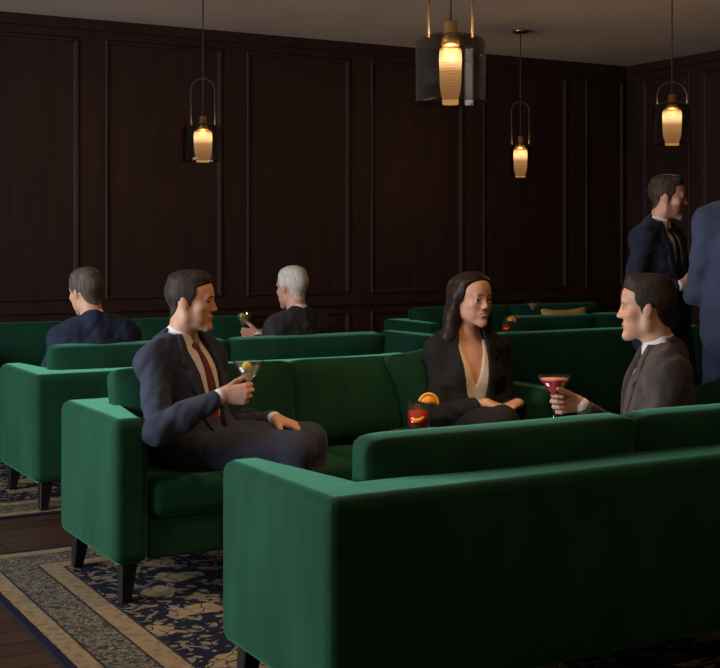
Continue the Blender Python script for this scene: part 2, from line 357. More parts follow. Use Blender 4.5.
def sofa(label, x0, x1, yb, face, D=.74, arm_h=.68, t=.135, seat_z=.44, leg=.115, cush=((0, .5), (.5, 1)), ch=.36, group='green velvet sofas', z0=.009, mt='velvet', ct=.20, tilt=R(10)):
    W = x1-x0
    s = thing('sofa', label, 'sofa', (x0, yb, z0) if face > 0 else (x1, yb, z0), 0 if face > 0 else math.pi, group)
    m = M[mt]
    def U():
        bm = bmesh.new()
        pts = [(0, 0), (W, 0), (W, D), (W-t, D), (W-t, t), (t, t), (t, D), (0, D)]
        lo = [bm.verts.new((x, y, leg)) for x, y in pts]; hi = [bm.verts.new((x, y, arm_h)) for x, y in pts]
        bm.faces.new(lo[::-1]); bm.faces.new(hi)
        for i in range(8): bm.faces.new((lo[i], lo[(i+1) % 8], hi[(i+1) % 8], hi[i]))
        bmesh.ops.bevel(bm, geom=bm.edges[:], offset=.038, segments=6, profile=.5, affect='EDGES'); return bm
    c45 = math.sqrt(.5)
    def wn(o):
        md = o.modifiers.new('weighted_normal', 'WEIGHTED_NORMAL'); md.mode = 'FACE_AREA'; md.weight = 80; return o
    def cut(bm, co, no):
        bmesh.ops.bisect_plane(bm, geom=bm.verts[:]+bm.edges[:]+bm.faces[:], dist=1e-6, plane_co=co, plane_no=no, clear_outer=True)
    bm = U(); cut(bm, (0, 0, 0), (c45, -c45, 0)); cut(bm, (t+.1, 0, 0), (1, 0, 0)); wn(obj('armrest', bm, m, s))
    bm = U(); cut(bm, (W, 0, 0), (-c45, -c45, 0)); cut(bm, (W-t-.1, 0, 0), (-1, 0, 0)); wn(obj('armrest', bm, m, s))
    bm = U(); cut(bm, (0, 0, 0), (-c45, c45, 0)); cut(bm, (W, 0, 0), (c45, c45, 0)); wn(obj('backrest', bm, m, s))
    wn(obj('seat_base', box(bmesh.new(), (t-.002, t-.03, leg+.01), (W-t+.002, D-.015, seat_z-.15), .012), m, s))
    wi = (W-2*t)
    nseat = 2
    for i in range(nseat):
        a, b = t+wi*i/nseat, t+wi*(i+1)/nseat
        bm = box(bmesh.new(), (a+.004, t+.004, seat_z-.15), (b-.004, D+.005, seat_z), .045, 5)
        for v in bm.verts:
            if v.co.z > seat_z-.02:
                u = (v.co.x-(a+b)/2)/((b-a)/2); q = (v.co.y-(D+t)/2)/((D-t)/2)
                v.co.z += .012*(1-u*u)*(1-q*q)
        obj('seat_cushion', bm, m, s)
    for a, b in cush:
        w = wi*(b-a)+.012
        bm = cushion_bm(w, ch, ct, .018, .55)
        o = obj('back_cushion', bm, m, s); o.location = (t+wi*(a+b)/2, t+ct*.62, seat_z+ch/2+.0); o.rotation_euler = (tilt, 0, random.uniform(-.012, .012))
        md = o.modifiers.new('sub', 'SUBSURF'); md.levels = 1; md.render_levels = 1
    for sx in (0, 1):
        for sy in (0, 1):
            bx, by = (.075 if sx == 0 else W-.075), (.07 if sy == 0 else D-.07)
            dx, dy = (-.016 if sx == 0 else .016), (-.016 if sy == 0 else .016)
            bm = bmesh.new()
            lo = [bm.verts.new((bx+dx+.020*a, by+dy+.020*b, 0)) for a, b in ((-1, -1), (1, -1), (1, 1), (-1, 1))]
            hi = [bm.verts.new((bx+.033*a, by+.033*b, leg+.012)) for a, b in ((-1, -1), (1, -1), (1, 1), (-1, 1))]
            bm.faces.new(lo[::-1]); bm.faces.new(hi)
            for i in range(4): bm.faces.new((lo[i], lo[(i+1) % 4], hi[(i+1) % 4], hi[i]))
            bmesh.ops.bevel(bm, geom=bm.edges[:], offset=.004, segments=1, affect='EDGES')
            obj('leg', bm, M['black_wood'], s, smooth=False)
    return s
sofa('large green velvet sofa at the front with its back to the camera', 1.512, 3.90, 2.83, 1, D=.70, ch=.36, arm_h=.688, ct=.19, leg=.145, tilt=R(6), cush=((.04, .5), (.5, .98)), t=.14)
sofa('green velvet sofa under the person in black, facing the front sofa', 1.508, 3.60, 5.19, -1, D=.70, ch=.375, arm_h=.686, leg=.145, cush=((.127, .563), (.563, 1)), ct=.20, t=.14, seat_z=.452)
sofa('green velvet sofa at left behind the martini drinker, back to the camera', 1.69, 3.96, 6.245, 1, D=.72, ch=.365, leg=.14, cush=((0, .5), (.5, 1)), t=.14)
sofa('dark green velvet sofa behind the person in black, its long back to the camera', 4.55, 6.95, 7.05, 1, D=.745, arm_h=.708, cush=((.29, .65), (.65, 1)), ch=.36, mt='velvet_dark', seat_z=.45)
sofa('green velvet sofa against the left part of the panelled back wall', 1.72, 4.22, 9.17, -1, D=.72, arm_h=.67, ch=.34, z0=0, mt='velvet_dark')
sofa('green velvet sofa against the right part of the back wall with mustard cushion', 5.40, 7.62, 9.17, -1, D=.72, arm_h=.70, ch=.36, z0=0, mt='velvet_dark')

def pillow(label, loc, rot, w=.45, h=.45, t=.17, m='velvet', group='green velvet throw pillows', pinch=.09):
    o = obj('throw_pillow', cushion_bm(w, h, t, pinch, .80), M[m]); o.location = loc; o.rotation_euler = rot
    md = o.modifiers.new('sub', 'SUBSURF'); md.levels = 1; md.render_levels = 1
    tag(o, label, 'cushion', group); return o
pillow('green velvet throw pillow leaning beside the person in black', (3.11, 4.83, .665), (R(-14), R(-9), R(8)), .42, .44, .17)
pillow('green velvet throw pillow behind the back of the pink cocktail drinker', (3.41, 3.27, .69), (R(14), R(-22), R(-20)), .46, .46, .17)
pillow('mustard yellow cushion on the sofa by the back wall', (6.97, 8.70, .598), (R(-12), 0, R(3)), .52, .36, .14, 'mustard', None, .15)

# ------------------------------------------------------------------ pendant lamps
def arch_pts(w, h, z0, n=14):
    pts = [(-w, 0, z0), (-w, 0, z0+h-w)]
    for i in range(1, n): a = math.pi-math.pi*i/n; pts.append((w*math.cos(a), 0, z0+h-w+w*math.sin(a)))
    return pts + [(w, 0, z0+h-w), (w, 0, z0)]
def lamp(label, x, y, zc, rad, hgt, arch_h, arch_w, rz, diff_r=.055, power=14.):
    t = thing('pendant_lamp', label, 'lamp', (x, y, zc), rz, 'smoked glass pendant lamps')
    z0, z1 = -hgt/2, hgt/2
    w = .003; f = .012
    prof = [(rad+f, z0-.002), (rad+f, z0+.003), (rad, z0+.008), (rad, z1-.03), (rad-.008, z1-.010), (rad-.028, z1), (.028, z1),
            (.028, z1-w), (rad-.03, z1-w), (rad-.011, z1-.013), (rad-w, z1-.032), (rad-w, z0+.005), (rad-w, z0-.002)]
    obj('glass_shade', lathe(bmesh.new(), prof, 48, True), M['smoke'], t)
    d1 = diff_r; top = z1-.035; bot = z0-.006
    dp = [(0, top), (d1*.55, top), (d1*.95, top-.018), (d1, top-.05), (d1*.93, bot+.07), (d1*.80, bot+.035), (d1*.72, bot+.03), (d1*.70, bot), (0, bot)]
    obj('diffuser', lathe(bmesh.new(), dp, 32), M['diffuser'], t)
    obj('socket', lathe(bmesh.new(), [(0, z1+.055), (.022, z1+.055), (.027, z1+.048), (.027, z1-.005), (.034, z1-.012), (.034, z1-.036), (0, z1-.036)], 24), M['brass'], t)
    obj('handle', tube(bmesh.new(), arch_pts(arch_w, arch_h, z1-.004), .0055, 8), M['dark_brass'], t)
    obj('cable', tube(bmesh.new(), [(0, 0, z1+.05), (0, 0, H-zc-.028)], .0045, 8), M['dark_brass'], t)
    obj('canopy', lathe(bmesh.new(), [(0, H-zc), (.065, H-zc), (.065, H-zc-.012), (.058, H-zc-.02), (.012, H-zc-.03), (0, H-zc-.03)], 28), M['brass'], t)
    ld = bpy.data.lights.new('bulb', 'POINT'); ld.energy = power; ld.color = (1, .70, .42); ld.shadow_soft_size = .03
    lo = bpy.data.objects.new('bulb', ld); COL.objects.link(lo); lo.parent = t; lo.location = (0, 0, z1-.075)
    return t
CA = R(-29.5)
lamp('large smoked glass pendant lamp hanging nearest, top centre', 2.652, 3.997, 1.995, .132, .252, .95, .083, CA, .043, 135)
lamp('smoked glass pendant lamp with brass arch hanging at far left', 3.268, 7.902, 2.005, .138, .245, .31, .080, CA, .062, 42)
lamp('small slim pendant lamp under the visible ceiling canopy', 6.003, 8.059, 1.985, .082, .26, .33, .068, CA, .055, 42)
lamp('pendant lamp with wide brass arch above the standing person in dark navy suit', 5.78, 6.139, 2.105, .116, .265, .14, .098, CA, .062, 42)
lamp('added fill lamp shaped as a smoked glass pendant, out of view to the right of the camera', 2.7, .7, 2.0, .132, .252, .3, .083, CA, .046, 165)  # extra unseen lamp, added to fill sofa backs and faces from the front

# ------------------------------------------------------------------ glassware
def cocktail_glass(label, loc, h=.185, rim=.060, drink='gin', garnish='lemon', fill=.8, tilt=(0, 0, 0), foam=False, grp='stemmed cocktail glasses'):
    t = thing('cocktail_glass', label, 'glass', loc, 0, grp); t.rotation_euler = tilt
    zb = h*.52; w = .0022
    prof = [(0, 0), (.036, 0), (.036, .003), (.008, .009), (.0042, .02), (.0042, zb-.008), (.009, zb), (rim, h), (rim-w, h), (.006, zb+.008), (0, zb+.006)]
    obj('bowl', lathe(bmesh.new(), prof, 36), M['clear'], t)
    zf = zb+(h-zb)*fill; rf = .009+(rim-.009)*fill-.0035
    obj('drink', lathe(bmesh.new(), [(0, zb+.007), (.005, zb+.009), (rf, zf), (0, zf)], 32), M[drink], t)
    if foam: obj('foam', lathe(bmesh.new(), [(0, zf+.001), (rf, zf), (rf+.004, zf+.006), (0, zf+.006)], 32), M['pinkfoam'], t)
    if garnish:
        g = obj('garnish', lathe(bmesh.new(), [(0, -.016), (.012, -.012), (.017, 0), (.012, .012), (0, .016)], 18), M[garnish], t)
        g.location = (-.012, -.008, zf+.001)
    return t
def orange_slice(bm, r, th):
    n = 14; f = []; b = []
    for i in range(n+1):
        a = math.pi*i/n; f.append(bm.verts.new((r*math.cos(a), -th/2, r*math.sin(a)))); b.append(bm.verts.new((r*math.cos(a), th/2, r*math.sin(a))))
    bm.faces.new(f); bm.faces.new(b[::-1])
    for i in range(n+1): j = (i+1) % (n+1); bm.faces.new((f[i], b[i], b[j], f[j]))
    return bm
def rocks_glass(label, loc, rz=0, s=1.):
    t = thing('tumbler', label, 'glass', loc, rz, None); t.scale = (s, s, s)
    r = .044; h = .105; w = .0028
    obj('glass_body', lathe(bmesh.new(), [(0, 0), (r-.004, 0), (r-.001, .003), (r, .010), (r, h), (r-w, h), (r-w, .014), (0, .012)], 40), M['clear'], t)
    obj('drink', lathe(bmesh.new(), [(0, .0135), (r-w-.001, .015), (r-w-.001, .072), (0, .072)], 36), M['red'], t)
    for k, (x, y, z, a) in enumerate(((-.012, .006, .062, .4), (.014, -.004, .058, 1.1))):
        o = obj('ice_cube', box(bmesh.new(), (-.014, -.014, -.014), (.014, .014, .014), .004, 2), M['ice'], t); o.location = (x, y, z+.008); o.rotation_euler = (.3*k, .2, a)
    p = obj('orange_peel', tube(bmesh.new(), [(-.026, -.032, .046), (-.012, -.038, .038), (.006, -.039, .040), (.022, -.034, .052)], [.006, .009, .009, .005], 8), M['orange'], t)
    sl = obj('orange_slice', orange_slice(bmesh.new(), .036, .008), M['orange'], t); sl.location = (.042, 0, .100); sl.rotation_euler = (0, R(12), R(8))
    bm = bmesh.new()
    pts = [(.037*math.cos(math.pi*i/14), 0, .037*math.sin(math.pi*i/14)) for i in range(15)]
    tube(bm, pts, .0055, 8); rd = obj('rind', bm, M['orange_rind'], sl)
    return t
def side_table(label, x, y, h, r=.17, z0=.009):
    t = thing('side_table', label, 'table', (x, y, z0), 0, 'slim black pedestal tables'); h -= z0
    obj('table_top', lathe(bmesh.new(), [(0, h-.02), (r-.004, h-.02), (r, h-.015), (r, h-.004), (r-.004, h), (0, h)], 40), M['black_wood'], t)
    obj('pedestal', lathe(bmesh.new(), [(0, .012), (.018, .012), (.016, .1), (.016, h-.03), (.035, h-.0195), (0, h-.0195)], 24), M['black_wood'], t)
    obj('base', lathe(bmesh.new(), [(0, 0), (.125, 0), (.125, .008), (.03, .018), (0, .018)], 32), M['black_wood'], t)
    return t
side_table('small black pedestal table holding the red drink between the front sofas', 2.63, 4.16, .615, .13)
rocks_glass('short tumbler of red drink with orange slice, in front of the person in black', (2.645, 4.215, .616), CA)
side_table('slim black table behind the dark sofa holding a stemmed glass', 6.15, 8.10, .71, .13)
cocktail_glass('stemmed glass standing on the slim table in front of the mustard cushion sofa', (6.15, 8.10, .711), .16, .055, 'gin', None)
rocks_glass('tumbler with orange slice standing on the sofa back behind the person in black', (5.185, 7.12, .7175), CA, .8)

exec_people = True
# ------------------------------------------------------------------ implicit-surface modeller for people
class Field:
    def __init__(s, lo, hi, h):
        s.lo = np.array(lo, float); s.h = h
        s.n = np.ceil((np.array(hi)-s.lo)/h).astype(int)+1
        s.ax = [(s.lo[i]+h*np.arange(s.n[i])).astype(np.float32) for i in range(3)]
        s.V = np.full(s.n, 1., np.float32)
    def sl(s, lo, hi):
        a = np.clip(np.floor((np.array(lo)-s.lo)/s.h).astype(int), 0, s.n); b = np.clip(np.ceil((np.array(hi)-s.lo)/s.h).astype(int)+1, 0, s.n)
        if (b <= a).any(): return None
        return tuple(slice(i, j) for i, j in zip(a, b))
    def grid(s, sl=None):
        sl = sl or (slice(None),)*3
        return s.ax[0][sl[0]][:, None, None], s.ax[1][sl[1]][None, :, None], s.ax[2][sl[2]][None, None, :]
    def add(s, prims, off=0., kmul=1.):
        for fn, lo, hi, k in prims:
            k = max(k*kmul, 1e-4); pad = off+k+2*s.h
            sl = s.sl(np.array(lo)-pad, np.array(hi)+pad)
            if sl is None: continue
            d = fn(*s.grid(sl))-off; a = s.V[sl]
            hh = np.maximum(k-np.abs(a-d), 0)/k
            s.V[sl] = np.minimum(a, d)-hh*hh*k*.25
        return s
    def cut(s, prims, off=0.):
        for fn, lo, hi, k in prims:
            pad = off+k+2*s.h
            sl = s.sl(np.array(lo)-pad, np.array(hi)+pad)
            if sl is None: continue
            d = -(fn(*s.grid(sl))-off); a = s.V[sl]
            hh = np.maximum(k-np.abs(a-d), 0)/k
            s.V[sl] = np.maximum(a, d)+hh*hh*k*.25
        return s
    def wrinkle(s, amp, f=1., seed=0):
        x, y, z = s.grid(); r = np.random.RandomState(seed)
        w = 0
        for i in range(4):
            v = r.normal(size=3); v /= np.linalg.norm(v); q = f*(40+24*i)
            w = w+np.sin((x*v[0]+y*v[1]+z*v[2])*q+r.rand()*6+1.2*np.sin((x*v[1]+y*v[2]-z*v[0])*q*.6))/(1+.5*i)
        s.V = s.V+(amp*.5)*w.astype(np.float32); return s
    def mesh(s):
        V = s.V; V[0], V[-1] = np.maximum(V[0], .01), np.maximum(V[-1], .01)
        V[:, 0], V[:, -1] = np.maximum(V[:, 0], .01), np.maximum(V[:, -1], .01); V[:, :, 0], V[:, :, -1] = np.maximum(V[:, :, 0], .01), np.maximum(V[:, :, -1], .01)
        I = V < 0
        nx, ny, nz = V.shape
        cnt = np.zeros((nx-1, ny-1, nz-1), np.int8)
        for a in (0, 1):
            for b in (0, 1):
                for c in (0, 1): cnt += I[a:nx-1+a, b:ny-1+b, c:nz-1+c]
        act = np.argwhere((cnt > 0) & (cnt < 8))
        idx = np.full(cnt.shape, -1, np.int64); idx[act[:, 0], act[:, 1], act[:, 2]] = np.arange(len(act))
        val = np.stack([V[act[:, 0]+a, act[:, 1]+b, act[:, 2]+c] for a in (0, 1) for b in (0, 1) for c in (0, 1)], 1)
        cor = np.array([(a, b, c) for a in (0, 1) for b in (0, 1) for c in (0, 1)], float)
        P = np.zeros((len(act), 3)); W = np.zeros(len(act))
        for i in range(8):
            for j in range(i+1, 8):
                if np.abs(cor[i]-cor[j]).sum() != 1: continue
                u, v = val[:, i], val[:, j]; m = (u < 0) != (v < 0)
                t = np.where(m, u/np.where(m, u-v, 1), 0)
                P += np.where(m[:, None], cor[i]+(cor[j]-cor[i])*t[:, None], 0); W += m
        P = P/W[:, None]+act
        Q = []
        for ax in range(3):
            o = [1, 2] if ax == 0 else ([2, 0] if ax == 1 else [0, 1])
            s0 = [slice(None)]*3; s1 = [slice(None)]*3; s0[ax] = slice(0, -1); s1[ax] = slice(1, None)
            A, B = I[tuple(s0)], I[tuple(s1)]
            e = np.argwhere(A != B); f = A[e[:, 0], e[:, 1], e[:, 2]]
            ok = (e[:, o[0]] > 0) & (e[:, o[1]] > 0)
            for q in o: ok &= e[:, q] < cnt.shape[q]
            e, f = e[ok], f[ok]
            d0 = np.zeros(3, int); d0[o[0]] = 1; d1 = np.zeros(3, int); d1[o[1]] = 1
            def g(x): return idx[x[:, 0], x[:, 1], x[:, 2]]
            q = np.stack([g(e-d0-d1), g(e-d1), g(e), g(e-d0)], 1)
            q[~f] = q[~f][:, ::-1]; Q.append(q)
        Q = np.concatenate(Q); Q = Q[(Q >= 0).all(1)]
        return P*s.h+s.lo, Q
def to_mesh(name, P, Q, m, parent, slot=None):
    me = bpy.data.meshes.new(name)
    me.vertices.add(len(P)); me.vertices.foreach_set('co', P.astype(np.float32).ravel())
    me.loops.add(len(Q)*4); me.loops.foreach_set('vertex_index', Q.astype(np.int32).ravel())
    me.polygons.add(len(Q)); me.polygons.foreach_set('loop_start', np.arange(len(Q), dtype=np.int32)*4)
    try: me.polygons.foreach_set('loop_total', np.full(len(Q), 4, np.int32))
    except Exception: pass
    me.update(calc_edges=True); me.validate()
    o = link_mesh(name, me, m, parent)
    if slot is not None: me.polygons.foreach_set('material_index', slot.astype(np.int32))
    return o
V3 = lambda *a: np.array(a, float)
def cone(a, b, r1, r2, k=.02):
    a = np.array(a, float); b = np.array(b, float); ba = b-a; l2 = max(ba@ba, 1e-9)
    def fn(x, y, z):
        px, py, pz = x-a[0], y-a[1], z-a[2]
        h = np.clip((px*ba[0]+py*ba[1]+pz*ba[2])/l2, 0, 1)
        return np.sqrt((px-ba[0]*h)**2+(py-ba[1]*h)**2+(pz-ba[2]*h)**2)-(r1+(r2-r1)*h)
    r = max(r1, r2); return (fn, np.minimum(a, b)-r, np.maximum(a, b)+r, k)
def ell(c, r, k=.02, Rm=None):
    c = np.array(c, float); r = np.array(r, float); Rm = np.eye(3) if Rm is None else Rm
    def fn(x, y, z):
        px, py, pz = x-c[0], y-c[1], z-c[2]
        q = [Rm[0, i]*px+Rm[1, i]*py+Rm[2, i]*pz for i in range(3)]
        k0 = np.sqrt(sum((q[i]/r[i])**2 for i in range(3))); k1 = np.sqrt(sum((q[i]/r[i]**2)**2 for i in range(3)))
        return k0*(k0-1)/np.maximum(k1, 1e-6)
    m = r.max(); return (fn, c-m, c+m, k)
def poly2(pts):
    pts = np.array(pts, float)
    def fn(x, z):
        d = (x-pts[0][0])**2+(z-pts[0][1])**2; s = np.ones(np.broadcast(x, z).shape); n = len(pts)
        for i in range(n):
            j = i-1; e = pts[j]-pts[i]; wx, wz = x-pts[i][0], z-pts[i][1]
            h = np.clip((wx*e[0]+wz*e[1])/(e@e), 0, 1); d = np.minimum(d, (wx-e[0]*h)**2+(wz-e[1]*h)**2)
            c1 = z >= pts[i][1]; c2 = z < pts[j][1]; c3 = e[0]*wz > e[1]*wx
            s = np.where((c1 & c2 & c3) | (~c1 & ~c2 & ~c3), -s, s)
        return s*np.sqrt(d)
    return fn
def rot(yaw=0, pitch=0, roll=0):
    """yaw about z (left +), pitch: forward-down +, roll: to the right +   (forward = +y)"""
    cy, sy = math.cos(yaw), math.sin(yaw); cp, sp = math.cos(-pitch), math.sin(-pitch); cr, sr = math.cos(roll), math.sin(roll)
    Z = np.array([[cy, -sy, 0], [sy, cy, 0], [0, 0, 1]]); X = np.array([[1, 0, 0], [0, cp, -sp], [0, sp, cp]]); Y = np.array([[cr, 0, sr], [0, 1, 0], [-sr, 0, cr]])
    return Z@X@Y
def unit(v): v = np.array(v, float); return v/np.linalg.norm(v)
def ik(S, W, l1, l2, hint):
    S = np.array(S, float); W = np.array(W, float); d = W-S; D = np.linalg.norm(d); mx = (l1+l2)*.995
    if D > mx: W = S+d/D*mx; D = mx
    u = (W-S)/D; a = (l1*l1-l2*l2+D*D)/(2*D); h = math.sqrt(max(l1*l1-a*a, 0))
    n = np.array(hint, float); n = n-u*(n@u); n /= np.linalg.norm(n)
    return S+u*a+n*h, W
def hand_prims(w, d, n, right, curl=(40, 45, 30), thumb=(.55, .55, .5), spread=.0, sc=1., tc=25):
    """palm + four fingers + thumb; d: wrist to knuckles, n: where the palm looks"""
    d = unit(d); n = unit(np.array(n)-d*(np.array(n)@d)); s = np.cross(d, n)*(1 if right else -1)   # s: towards the thumb
    P = []; lat = (.030, .010, -.010, -.029); ln = (.072, .080, .074, .058); kl = (.088, .092, .087, .078)
    for i in range(4):
        kn = w+(d*kl[i]+s*lat[i]+n*(-.002 if i in (1, 2) else .001))*sc
        P.append(cone(w+(s*lat[i]*.55+d*.005)*sc, kn, .0155*sc, .0115*sc, .012))
        a = 0; p = kn; segs = (.45, .31, .26); dl = unit(d+s*spread*lat[i]*20)
        for j in range(3):
            a += R(curl[j])*(1+.06*i); dv = dl*math.cos(a)+n*math.sin(a)
            q = p+dv*ln[i]*segs[j]*sc; P.append(cone(p, q, (.0098-.0010*j)*sc, (.0090-.0010*j)*sc, .0035)); p = q
    b = w+(d*.022+s*.022+n*.008)*sc
    dv = unit(d*thumb[0]+s*thumb[1]+n*thumb[2]); c1 = b+dv*.044*sc; P.append(cone(b, c1, .0155*sc, .0115*sc, .012))
    dv2 = unit(dv*math.cos(R(tc))+(d*.8+n*.4)*math.sin(R(tc))); c2 = c1+dv2*.034*sc; P.append(cone(c1, c2, .0110*sc, .0095*sc, .004))
    dv3 = unit(dv2+(d*.3+n*.35)*math.sin(R(tc))); P.append(cone(c2, c2+dv3*.026*sc, .0098*sc, .0078*sc, .004))
    return P
def person(label, loc, face, hip_z, neck, chest=(0, 0, 0), head=(0, 0, 0), arms=None, legs=None, female=False, sc=1., res=.0045, cres=.006,
           hair='short', hairm_='hair_dk', coat='navy', trous=None, tie='burgundy', shirt='white', skin_='skin', stub=False, hs=1., group=None, quiff=.0, off=None, seed=0, vdeep=None, extra=None):
    """loc: floor point under the hips; face: heading of the hips in degrees (0=+x); all poses in the local frame (x right, y forward)"""
    trous = trous or coat; arms = dict(arms)
    off = np.array((0, 0, 0) if off is None else off, float)
    root = thing('person', label, 'person', loc, R(face-90), group); root.scale = (sc, sc, sc)
    pel = V3(0, 0, hip_z); C0 = np.array(neck, float)         # base of the neck
    RC = rot(*[R(a) for a in chest]); T = lambda x, y, z: C0+RC@V3(x, y, z)
    RH = rot(*[R(a) for a in head]); piv = T(0, .012, .055); HC = piv+RH@V3(0, .022, .108*hs)
    Hd = lambda x, y, z: HC+RH@(V3(x, y, z)*hs)
    f = female; sw = .155 if f else .185
    torso_l = C0-pel; mid = pel+torso_l*.36
    ab = unit(torso_l)
    tor = [ell(T(0, .0, -.20), (.135 if f else .158, .095 if f else .108, .195), .04, RC),
           cone(T(-sw+.035, -.01, -.072), T(sw-.035, -.01, -.072), .048 if f else .055, .048 if f else .055, .04),
           ell(T(0, .035, -.15), (.11 if f else .135, .07, .10), .04, RC),
           cone(T(-.02, -.02, .0), T(-sw+.03, -.012, -.062), .045, .034, .04), cone(T(.02, -.02, .0), T(sw-.03, -.012, -.062), .045, .034, .04),
           ell(mid, (.125 if f else .145, .092 if f else .108, .15), .06), ell(pel+V3(0, -.005, .03), (.165, .118, .115), .05)]
    if f: tor += [ell(T(sx*.060, .068, -.180), (.052, .046, .056), .04, RC) for sx in (-1, 1)]
    # head
    head_core = [ell(Hd(0, -.015, .037), np.array((.0735, .095, .081))*hs, .02, RH), ell(Hd(0, .022, -.018), np.array((.0575 if not f else .055, .064, .066))*hs, .025, RH),
                 ell(Hd(0, .032, .045), np.array((.060, .055, .048))*hs, .03, RH)]
    jw = .0515 if not f else .0445; q1 = 1. if not f else .85
    face_p = [cone(Hd(sx*jw, -.002, -.066), Hd(sx*.012, .072, -.101), .0165*hs*q1, .0165*hs*q1, .022) for sx in (-1, 1)]
    face_p += [cone(Hd(sx*.061, -.010, -.012), Hd(sx*jw, -.002, -.066), .0145*hs, .0160*hs*q1, .02) for sx in (-1, 1)]
    face_p += [ell(Hd(0, .040, -.064), np.array((.0425, .0465, .046) if not f else (.039, .0455, .045))*hs, .02, RH),
               ell(Hd(0, .078, -.104), np.array((.021, .0150, .0135) if not f else (.014, .0145, .0130))*hs, .014, RH),
               cone(Hd(-.036, .0765, .0235), Hd(.036, .0765, .0235), (.0125 if not f else .0095)*hs, (.0125 if not f else .0095)*hs, .014)]
    face_p += [ell(Hd(sx*.0365, .040, -.055), np.array((.0215, .030, .034))*hs*q1**.5, .02, RH) for sx in (-1, 1)]
    face_p += [ell(Hd(sx*(.045 if not f else .041), .055, -.020), np.array((.021, .020, .016))*hs*(1 if not f else .9), .025, RH) for sx in (-1, 1)]
    face2 = [cone(Hd(0, .074, .014), Hd(0, .084 if not f else .081, -.022), .0095*hs, .0135*hs, .012), cone(Hd(0, .0845, .018), Hd(0, .1040 if not f else .0985, -.024), .0058*hs, .0072*hs, .010), ell(Hd(0, .1045 if not f else .0990, -.0275), np.array((.0088, .0085, .0078))*hs, .006, RH)]
    face2 += [ell(Hd(sx*.0105, .0950 if not f else .092, -.0315), np.array((.0068, .0090, .0060))*hs, .006, RH) for sx in (-1, 1)]
    face2 += [ell(Hd(0, .0835, -.0570), np.array((.024, .0115, .0058) if not f else (.026, .0108, .0046))*hs, .007, RH), ell(Hd(0, .0820, -.0685), np.array((.020, .0118, .0068) if not f else (.022, .0110, .0056))*hs, .007, RH)]
    lids = [ell(Hd(sx*.032, .0795, .0105), np.array((.0150, .0085, .0038))*hs, .003, RH) for sx in (-1, 1)] + [ell(Hd(sx*.032, .0785, -.0055), np.array((.0145, .0085, .0028))*hs, .003, RH) for sx in (-1, 1)]
    ears = [ell(Hd(sx*.0755, -.012, -.006), np.array((.0075, .0165, .0285))*hs, .005, RH@rot(0, -.2, sx*.12)) for sx in (-1, 1)]
    sockets = [ell(Hd(sx*.032, .099, .003), np.array((.0155, .0205, .0090))*hs, .009, RH) for sx in (-1, 1)]
    neck_r = .047 if f else .0545
    nk = [cone(T(0, -.012, -.03), HC+RH@V3(0, -.022, -.055*hs), neck_r*1.08, neck_r*.96, .03)]
    # arms
    A = {}; armp = []; hands = []
    up, fo = (.275, .245) if f else (.295, .262)
    for side, sx in (('L', -1), ('R', 1)):
        sp = dict(arms[side])
        if 'ww' in sp:
            Ri = rot(-R(face-90)); sp['w'] = Ri@(np.array(sp['ww'])-np.array(loc))/sc; sp['d'] = Ri@np.array(sp['d'], float); sp['n'] = Ri@np.array(sp['n'], float)
        arms[side] = sp
        S = T(sx*(sw-.022), -.005, -.098)
        W = np.array(sp['w'], float); E, W = ik(S, W, up, fo, sp.get('hint', (sx*.6, -.4, -1)))
        A[side] = (S, E, W); r = .86 if f else 1.
        armp += [cone(S, E, .052*r, .041*r, .03), cone(E, E+(W-E)*.35, .042*r, .041*r, .02), cone(E+(W-E)*.35, W, .041*r, .027*r, .02)]
        if sp.get('d') is not None:
            hands += hand_prims(W, sp['d'], sp['n'], sx > 0, sp.get('curl', (25, 30, 20)), sp.get('thumb', (.6, .6, .25)), sp.get('spread', .05), (.88 if f else 1.), sp.get('tc', 25))
    # legs
    legp = []; shoes = []; G = {}
    for side, sx in (('L', -1), ('R', 1)):
        sp = legs[side]; Hj = pel+V3(sx*.09, 0, -.005); An = np.array(sp['a'], float)
        K, An = ik(Hj, An, sp.get('l1', .43), sp.get('l2', .43), sp.get('hint', (0, 1, .6))); G[side] = (Hj, K, An)
        r = .9 if f else 1.
        legp.append([cone(Hj, K, .083*r, .058*r, .04), cone(K, K+(An-K)*.4, .056*r, .056*r, .03), cone(K+(An-K)*.4, An, .054*r, .038*r, .03)])
        td = unit(sp.get('toe', (0, 1, 0))); heel = An+V3(0, 0, -.045)-td*.035; toe = An+V3(0, 0, -.055)+td*.15
        shoes.append([cone(heel, toe, .036, .027, .02), cone(heel+V3(0, 0, -.01)+td*.08, toe, .036, .034, .02), cone(An, heel+td*.06, .04, .034, .03)])
        legp[-1].append(cone(An, An+V3(0, 0, -.05)+td*.06, .034, .03, .03))
    allp = tor+nk+armp+hands+[p for l in legp for p in l]
    def bounds(prims, pad=.03): return np.min([p[1] for p in prims], 0)-pad, np.max([p[2] for p in prims], 0)+pad
    lo, hi = bounds(allp+head_core+face2+ears)
    # -- body: one continuous surface
    F = Field(lo, hi, res)
    F.add([p for l in legp for p in l], -.004); F.add(tor, -.004); F.add(armp, -.003)
    if hands: F.add(hands)
    F.add(head_core).add(face_p).add(nk); F.cut(sockets); F.add(lids); F.add(face2).add(ears)
    P, Q = F.mesh(); fc = P[Q].mean(1); q = ((fc-HC)@RH)/hs
    slot = np.zeros(len(Q), int); qv = ((P-HC)@RH)/hs
    zc = q[:, 2]+.0635-(7. if f else 2.)*q[:, 0]**2
    lip = ((q[:, 0]/(.027 if f else .023))**2+(zc/(.0115 if not f else .0095))**2 < 1) & (q[:, 1] > .078); slot[lip] = 1
    if f: slot[(np.abs(q[:, 0]) < .016) & (np.abs(zc) < .0034) & (q[:, 1] > .078)] = 3
